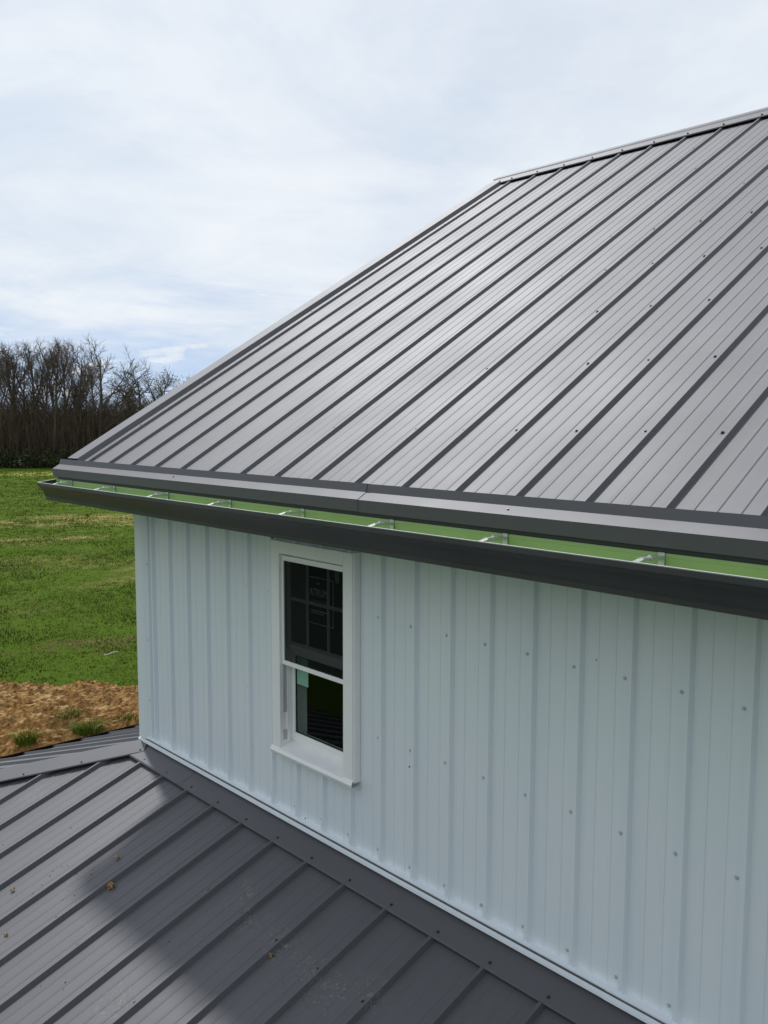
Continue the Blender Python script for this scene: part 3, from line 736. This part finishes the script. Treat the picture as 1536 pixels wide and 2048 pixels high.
o = mb.build('clods', M['soil'], mound); o['kind'] = 'stuff'
def blades(mb, P, n_, spread, hgt, rg, wd=.006, lean=.5):
    for _ in range(n_):
        a = rg.uniform(0, 6.283); r_ = spread * math.sqrt(rg.random()); B = Vector(P) + Vector((math.cos(a) * r_, math.sin(a) * r_, 0))
        h = hgt * rg.uniform(.5, 1.15); d = Vector((math.cos(a + rg.uniform(-1, 1)), math.sin(a + rg.uniform(-1, 1)), 0)) * h * rg.uniform(.1, lean * 1.6)
        s_ = Vector((-d.y, d.x, 0)); s_ = s_.normalized() * wd if s_.length > 1e-6 else Vector((wd, 0, 0)); i = len(mb.v)
        m1 = B + d * .45 + Vector((0, 0, h * .6)); mb.v += [B - s_, B + s_, m1 + s_ * .7, m1 - s_ * .7, B + d + Vector((0, 0, h * .9))]
        mb.f += [(i, i + 1, i + 2, i + 3), (i + 3, i + 2, i + 4)]
rg = random.Random(31)
def tuft(u, v, n_, spread, hgt, label):
    d = px(u, v).normalized(); t = 12.0
    while t < 30:
        P = CAM + d * t; q = P - mc; a, b = q.x * CR.x + q.y * CR.y, q.x * CF.x + q.y * CF.y
        zt = max(ZG, ZG - .06 + mound_h(a, b)) if abs(b) < 3.5 else ZG
        if P.z < zt: break
        t += .02
    P.z = zt - .02; mb = MB(); loc = P.copy(); blades(mb, (0, 0, 0), n_, spread, hgt, rg, .007, .8)
    o = mb.build('grass_tuft', M['blade']); o.location = loc; tag(o, label, 'grass', 'grass tufts on the dirt mound')
tuft(178, 1462, 420, .26, .20, 'widest green grass tuft low on the dirt mound beside the wall corner')
tuft(52, 1487, 260, .16, .22, 'spiky grass tuft at the foot of the dirt mound by the porch eave')
tuft(135, 1432, 130, .20, .13, 'sparse small weeds halfway up the dirt mound face')
tuft(255, 1437, 110, .18, .10, 'thin low weeds near the house corner on the dirt mound')
# field grass: blades near, coarser clumps farther off
mb = MB(); rg = random.Random(41)
def field_pt(dmin, dmax):
    u = rg.uniform(-120, 420); k = rg.random(); dist = dmin * (dmax / dmin) ** k
    d = px(u, 900); d.z = 0; d.normalize(); P = CAM + d * dist; P.z = ZG; return P, dist
for _ in range(42000):
    P, dist = field_pt(15, 118)
    q = P - mc; b = q.x * CF.x + q.y * CF.y
    if b < 1.7 + .5 * noise.noise(Vector((P.x * 1.3, P.y * 1.3, 9))): continue
    cl = noise.noise(Vector((P.x * .45, P.y * .45, 5)))
    if rg.random() > .55 + .6 * cl: continue
    blades(mb, P, 4, .05 + dist * .003, (.055 + .05 * max(0, cl)) * (1 + dist * .008), rg, .003 + dist * .0003, .9)
o = mb.build('grass', M['blade']); o['kind'] = 'stuff'; tag(o, 'short green meadow grass with straw patches', 'grass')
# white stalk and small white box by the wood
P0 = gp(216, 1312); P1 = gp(238, 1307); mb = MB(); mb.tube(P0 + Vector((0, 0, .04)), P0.lerp(P1, .5) + Vector((0, 0, .07)), .014, .012, 6); mb.tube(P0.lerp(P1, .5) + Vector((0, 0, .07)), P1 + Vector((0, 0, .05)), .012, .006, 6); mb.tube(P0 + Vector((0, 0, .04)), P0 + Vector((-.12, -.05, .01)), .014, .018, 6)
tag(mb.build('pale_stick', M['straw_wood']), 'pale bleached stick lying in the grass past the mound', 'stick')
P = gp(42, 936); root = empty('marker_box', P)
mb = MB(); mb.box((-.22, -.15, .42), (.22, .15, 1.02)); o = mb.build('box', M['white']); o.parent = root
mb = MB(); mb.tube((0, 0, -.1), (0, 0, .44), .05, .05, 6); o = mb.build('post', M['bark']); o.parent = root
tag(root, 'small white box on a short post at the edge of the woods', 'box')

# ------------------------------------------------------------------ woods
def grow(seed, H, fork, spread, n_main, leaves=0):
    """bare deciduous tree: bole, ascending main limbs, side branches, twigs"""
    rr = random.Random(seed); tk, cr_, lv = MB(), MB(), MB()
    def chain(P, d, L, r0, r1, seg, wob, lift, mbq, n_):
        out = [(P.copy(), d.copy(), r0)]
        for k in range(seg):
            d = (d + Vector((rr.uniform(-1, 1), rr.uniform(-1, 1), rr.uniform(-1, 1))) * wob + Vector((0, 0, lift))).normalized()
            Q = P + d * (L / seg); ra = r0 + (r1 - r0) * k / seg; rb = r0 + (r1 - r0) * (k + 1) / seg
            mbq.tube(P, Q, ra, rb, n_); P = Q; out.append((P.copy(), d.copy(), rb))
        return out
    def side(d, ang):
        ax = d.orthogonal().normalized(); ax.rotate(Matrix.Rotation(rr.uniform(0, 6.283), 3, d)); return (d * math.cos(ang) + ax * math.sin(ang)).normalized()
    def pick(ch, t):
        f = t * (len(ch) - 1); i_ = min(int(f), len(ch) - 2); q = f - i_
        return ch[i_][0].lerp(ch[i_ + 1][0], q), ch[i_ + 1][1], ch[i_][2] * (1 - q) + ch[i_ + 1][2] * q
    r0 = H * .0155
    bole = chain(Vector((0, 0, -.3)), Vector((rr.uniform(-.06, .06), rr.uniform(-.06, .06), 1)).normalized(), H * .80, r0, r0 * .28, 7, .05, .02, tk, 6)
    limbs = [bole]
    for k in range(n_main + 3):
        t = fork + (.92 - fork) * k / (n_main + 2); P, d, r = pick(bole, t)
        nd_ = side(Vector((0, 0, 1)), spread * rr.uniform(.65, 1.15)); L = H * (1 - t * .80) * rr.uniform(.62, .80)
        limbs.append(chain(P, nd_, L, min(r * .75, r0 * .55), .03, 6, .10, .045, tk, 4))
    for li, lb in enumerate(limbs):
        Ll = (lb[-1][0] - lb[0][0]).length
        for k in range(8 if li else 9):
            t = (.25 + .75 * (k + rr.random() * .6) / 8.0) if li else (fork + (1 - fork) * k / 9)
            P, d, r = pick(lb, min(t, .995)); L = Ll * (.42 - .22 * t) * rr.uniform(.7, 1.25) * (1 if li else .55)
            b = chain(P, side(d, rr.uniform(.5, 1.0)), max(L, .8), max(.028, min(r * .6, .06)), .016, 4, .16, .05, cr_, 3)
            for q in range(5):
                P2, d2, r2 = pick(b, .2 + .8 * (q + rr.random() * .7) / 5.7); c = chain(P2, side(d2, rr.uniform(.4, .95)), max(.6, L * .42) * rr.uniform(.6, 1.2), .017, .011, 3, .2, .05, cr_, 3)
                for w_ in range(2):
                    P3, d3, r3 = pick(c, rr.uniform(.2, 1)); e = chain(P3, side(d3, rr.uniform(.3, .9)), rr.uniform(.4, .9), .012, .008, 2, .2, .05, cr_, 3)
                    if leaves and rr.random() < .30 * leaves:
                        cc = e[-1][0]; a = Vector((rr.uniform(-1, 1), rr.uniform(-1, 1), rr.uniform(-1, 1))) * .08; bb = Vector((rr.uniform(-1, 1), rr.uniform(-1, 1), rr.uniform(-1, 1))) * .08
                        lv.quad(cc - a, cc - bb, cc + a, cc + bb)
    return tk, cr_, lv
def make_tree(name, seed, H, fork, spread, n_main, leaves=0):
    tk, cr_, lv = grow(seed, H, fork, spread, n_main, leaves)
    root = empty(name, (0, 0, 0))
    a = tk.build('trunk', M['bark']); a.parent = root
    b = cr_.build('crown', M['twig']); b.parent = root
    if leaves: c = lv.build('leaves', M['bud']); c.parent = root
    zmax = max(v.z for v in cr_.v); root['h'] = zmax
    return root
def dup(root):
    r_ = root.copy(); col.objects.link(r_)
    for ch in root.children:
        c = ch.copy(); col.objects.link(c); c.parent = r_
    return r_
protos = [make_tree('bare_tree', 100 + k, 16, .40 + .06 * (k % 3), (.52, .62, .45, .70, .58)[k], 4) for k in range(5)]
def place(root, u, D, ytop, rz, sxy=1.0):
    """stand at photo column u, D metres beyond the field edge line, scaled so that its top reaches photo row ytop"""
    e = gp(u, 936); d = px(u, 936); d.z = 0; d.normalize(); P = e + d * D; P.z = ZG
    dd = px(u, ytop); tt = (P - CAM).xy.length / dd.xy.length; top = (CAM + dd * tt).z
    s_ = (top - ZG) / root['h']; root.location = P; root.scale = (s_ * sxy, s_ * sxy, s_); root.rotation_euler = (0, 0, rz)
rg = random.Random(51)
used = set()
LAB = 'tall bare grey tree in the leafless wood at the far field edge'
def front(k, u, D, yt, rz, sxy=1.0, label=LAB, group='bare trees of the wood'):
    r_ = protos[k] if k not in used else dup(protos[k]); used.add(k)
    place(r_, u, D, yt, rz, sxy); tag(r_, label, 'tree', group)
spec = [(8, 672), (24, 676), (40, 680), (58, 684), (74, 676), (92, 672), (108, 668), (122, 670), (136, 672), (152, 676)]
for i, (u, yt) in enumerate(spec): front(i % 5, u, rg.uniform(1, 9), yt, rg.uniform(0, 6.28), rg.uniform(.8, 1.0))
for i in range(17):
    u = rg.uniform(-420, 205); front(i % 5, u, rg.uniform(5, 26), rg.uniform(690, 745) + max(0, u - 150) * .5, rg.uniform(0, 6.28), rg.uniform(.75, 1.0))
for i in range(9):
    u = rg.uniform(240, 450); front(i % 5, u, rg.uniform(8, 30), rg.uniform(768, 790), rg.uniform(0, 6.28), .9, 'low bare tree in the thinner wood around the budding trees', 'low bare trees by the budding trees')
big = make_tree('bare_tree', 207, 17, .34, .85, 6); place(big, 198, 1.5, 668, 1.1, 1.15); tag(big, 'broad-crowned bare tree with spreading limbs at the right end of the tall wood', 'tree')
b1 = make_tree('budding_tree', 222, 12, .30, .80, 5, 1); place(b1, 290, 3, 718, .4, 1.2); tag(b1, 'round bushy bare tree standing apart beyond the broad-crowned one', 'tree')
b2 = make_tree('budding_tree', 231, 11, .28, .80, 5, 6); place(b2, 328, 4, 730, 2.0, 1.15); tag(b2, 'tree with a haze of yellow-green buds beside the roof edge', 'tree')
b3 = make_tree('bare_tree', 240, 10, .4, .6, 3); place(b3, 366, 6, 742, 2.6, .8); tag(b3, 'small thin bare tree right of the yellow-green budding tree', 'tree')
b4 = make_tree('bare_tree', 251, 10, .4, .9, 3); place(b4, 405, 8, 735, .6, 1.0); tag(b4, 'twiggy bare tree top peeping over the sloping roof edge', 'tree')
# thicket: uncountable thin stems and brush
mb = MB(); rg = random.Random(61)
for _ in range(15000):
    u = rg.uniform(-520, 700); D = rg.uniform(0, 40) ** 1.0
    e = gp(u, 936); d = px(u, 936); d.z = 0; d.normalize(); P = e + d * D; P.z = ZG - .1
    top = 8.6 + 1.5 * noise.noise(Vector((u * .012, D * .1, 0))) + 1.2 * noise.noise(Vector((u * .05, 1, 0)))
    H = top * rg.uniform(.55, 1.08) * (1 if u < 240 else .92); r_ = rg.uniform(.018, .055)
    lean = Vector((rg.uniform(-.2, .2), rg.uniform(-.2, .2), 1)); A = P; B = P + lean * H * .55; C_ = B + Vector((rg.uniform(-.08, .08), rg.uniform(-.08, .08), .45)) * H
    mb.tube(A, B, r_, r_ * .75); mb.tube(B, C_, r_ * .75, r_ * .25)
    for _k in range(5):
        Q = P + lean * H * rg.uniform(.2, .55) if _k < 2 else B.lerp(C_, rg.random()); a = rg.uniform(0, 6.28); L = rg.uniform(.8, 2.8)
        mb.tube(Q, Q + Vector((math.cos(a) * .75, math.sin(a) * .75, .8)) * L, r_ * .5, r_ * .2)
o = mb.build('thicket', M['thicket']); o['kind'] = 'stuff'; tag(o, 'dense brown thicket of thin leafless stems filling the wood', 'thicket')
# low shrubs along the wood edge
def shrub(u, D, wd, ht, k, label):
    e = gp(u, 936); d = px(u, 936); d.z = 0; d.normalize(); P = e + d * D; P.z = ZG
    rr = random.Random(700 + k); mb = MB(); st = MB()
    for _ in range(40):
        a = rr.uniform(0, 6.28); r_ = rr.random() * wd; st.tube((0, 0, -.1), (math.cos(a) * r_, math.sin(a) * r_, ht * rr.uniform(.5, .9)), .03, .01)
    for _ in range(900):
        a = rr.uniform(0, 6.28); r_ = math.sqrt(rr.random()); h = rr.random()
        lump = .75 + .35 * math.sin(a * 3 + k) * math.sin(h * 5 + k)
        c = Vector((math.cos(a) * r_ * wd * lump * (1.05 - .5 * h * h), math.sin(a) * r_ * wd * lump * (1.05 - .5 * h * h), h * ht * (1 - .45 * r_ * r_) + rr.gauss(0, .08)))
        A = Vector((rr.uniform(-1, 1), rr.uniform(-1, 1), rr.uniform(-1, 1))) * .13; B = Vector((rr.uniform(-1, 1), rr.uniform(-1, 1), rr.uniform(-1, 1))) * .13; mb.quad(c - A, c - B, c + A, c + B)
    root = empty('shrub', P); q = mb.build('foliage', M['evergreen']); q.parent = root; q = st.build('stems', M['bark']); q.parent = root
    tag(root, label, 'shrub', 'low shrubs along the wood edge')
rg = random.Random(71)
for k, u in enumerate((-90, -55, -20, 8, 22, 62, 85, 105, 130, 150, 190, 240, 300)):
    shrub(u + rg.uniform(-4, 4), rg.uniform(-.4, 1.2), rg.uniform(1.4, 2.6), rg.uniform(1.8, 3.6), k, 'low dark green-brown shrub at the foot of the leafless wood')
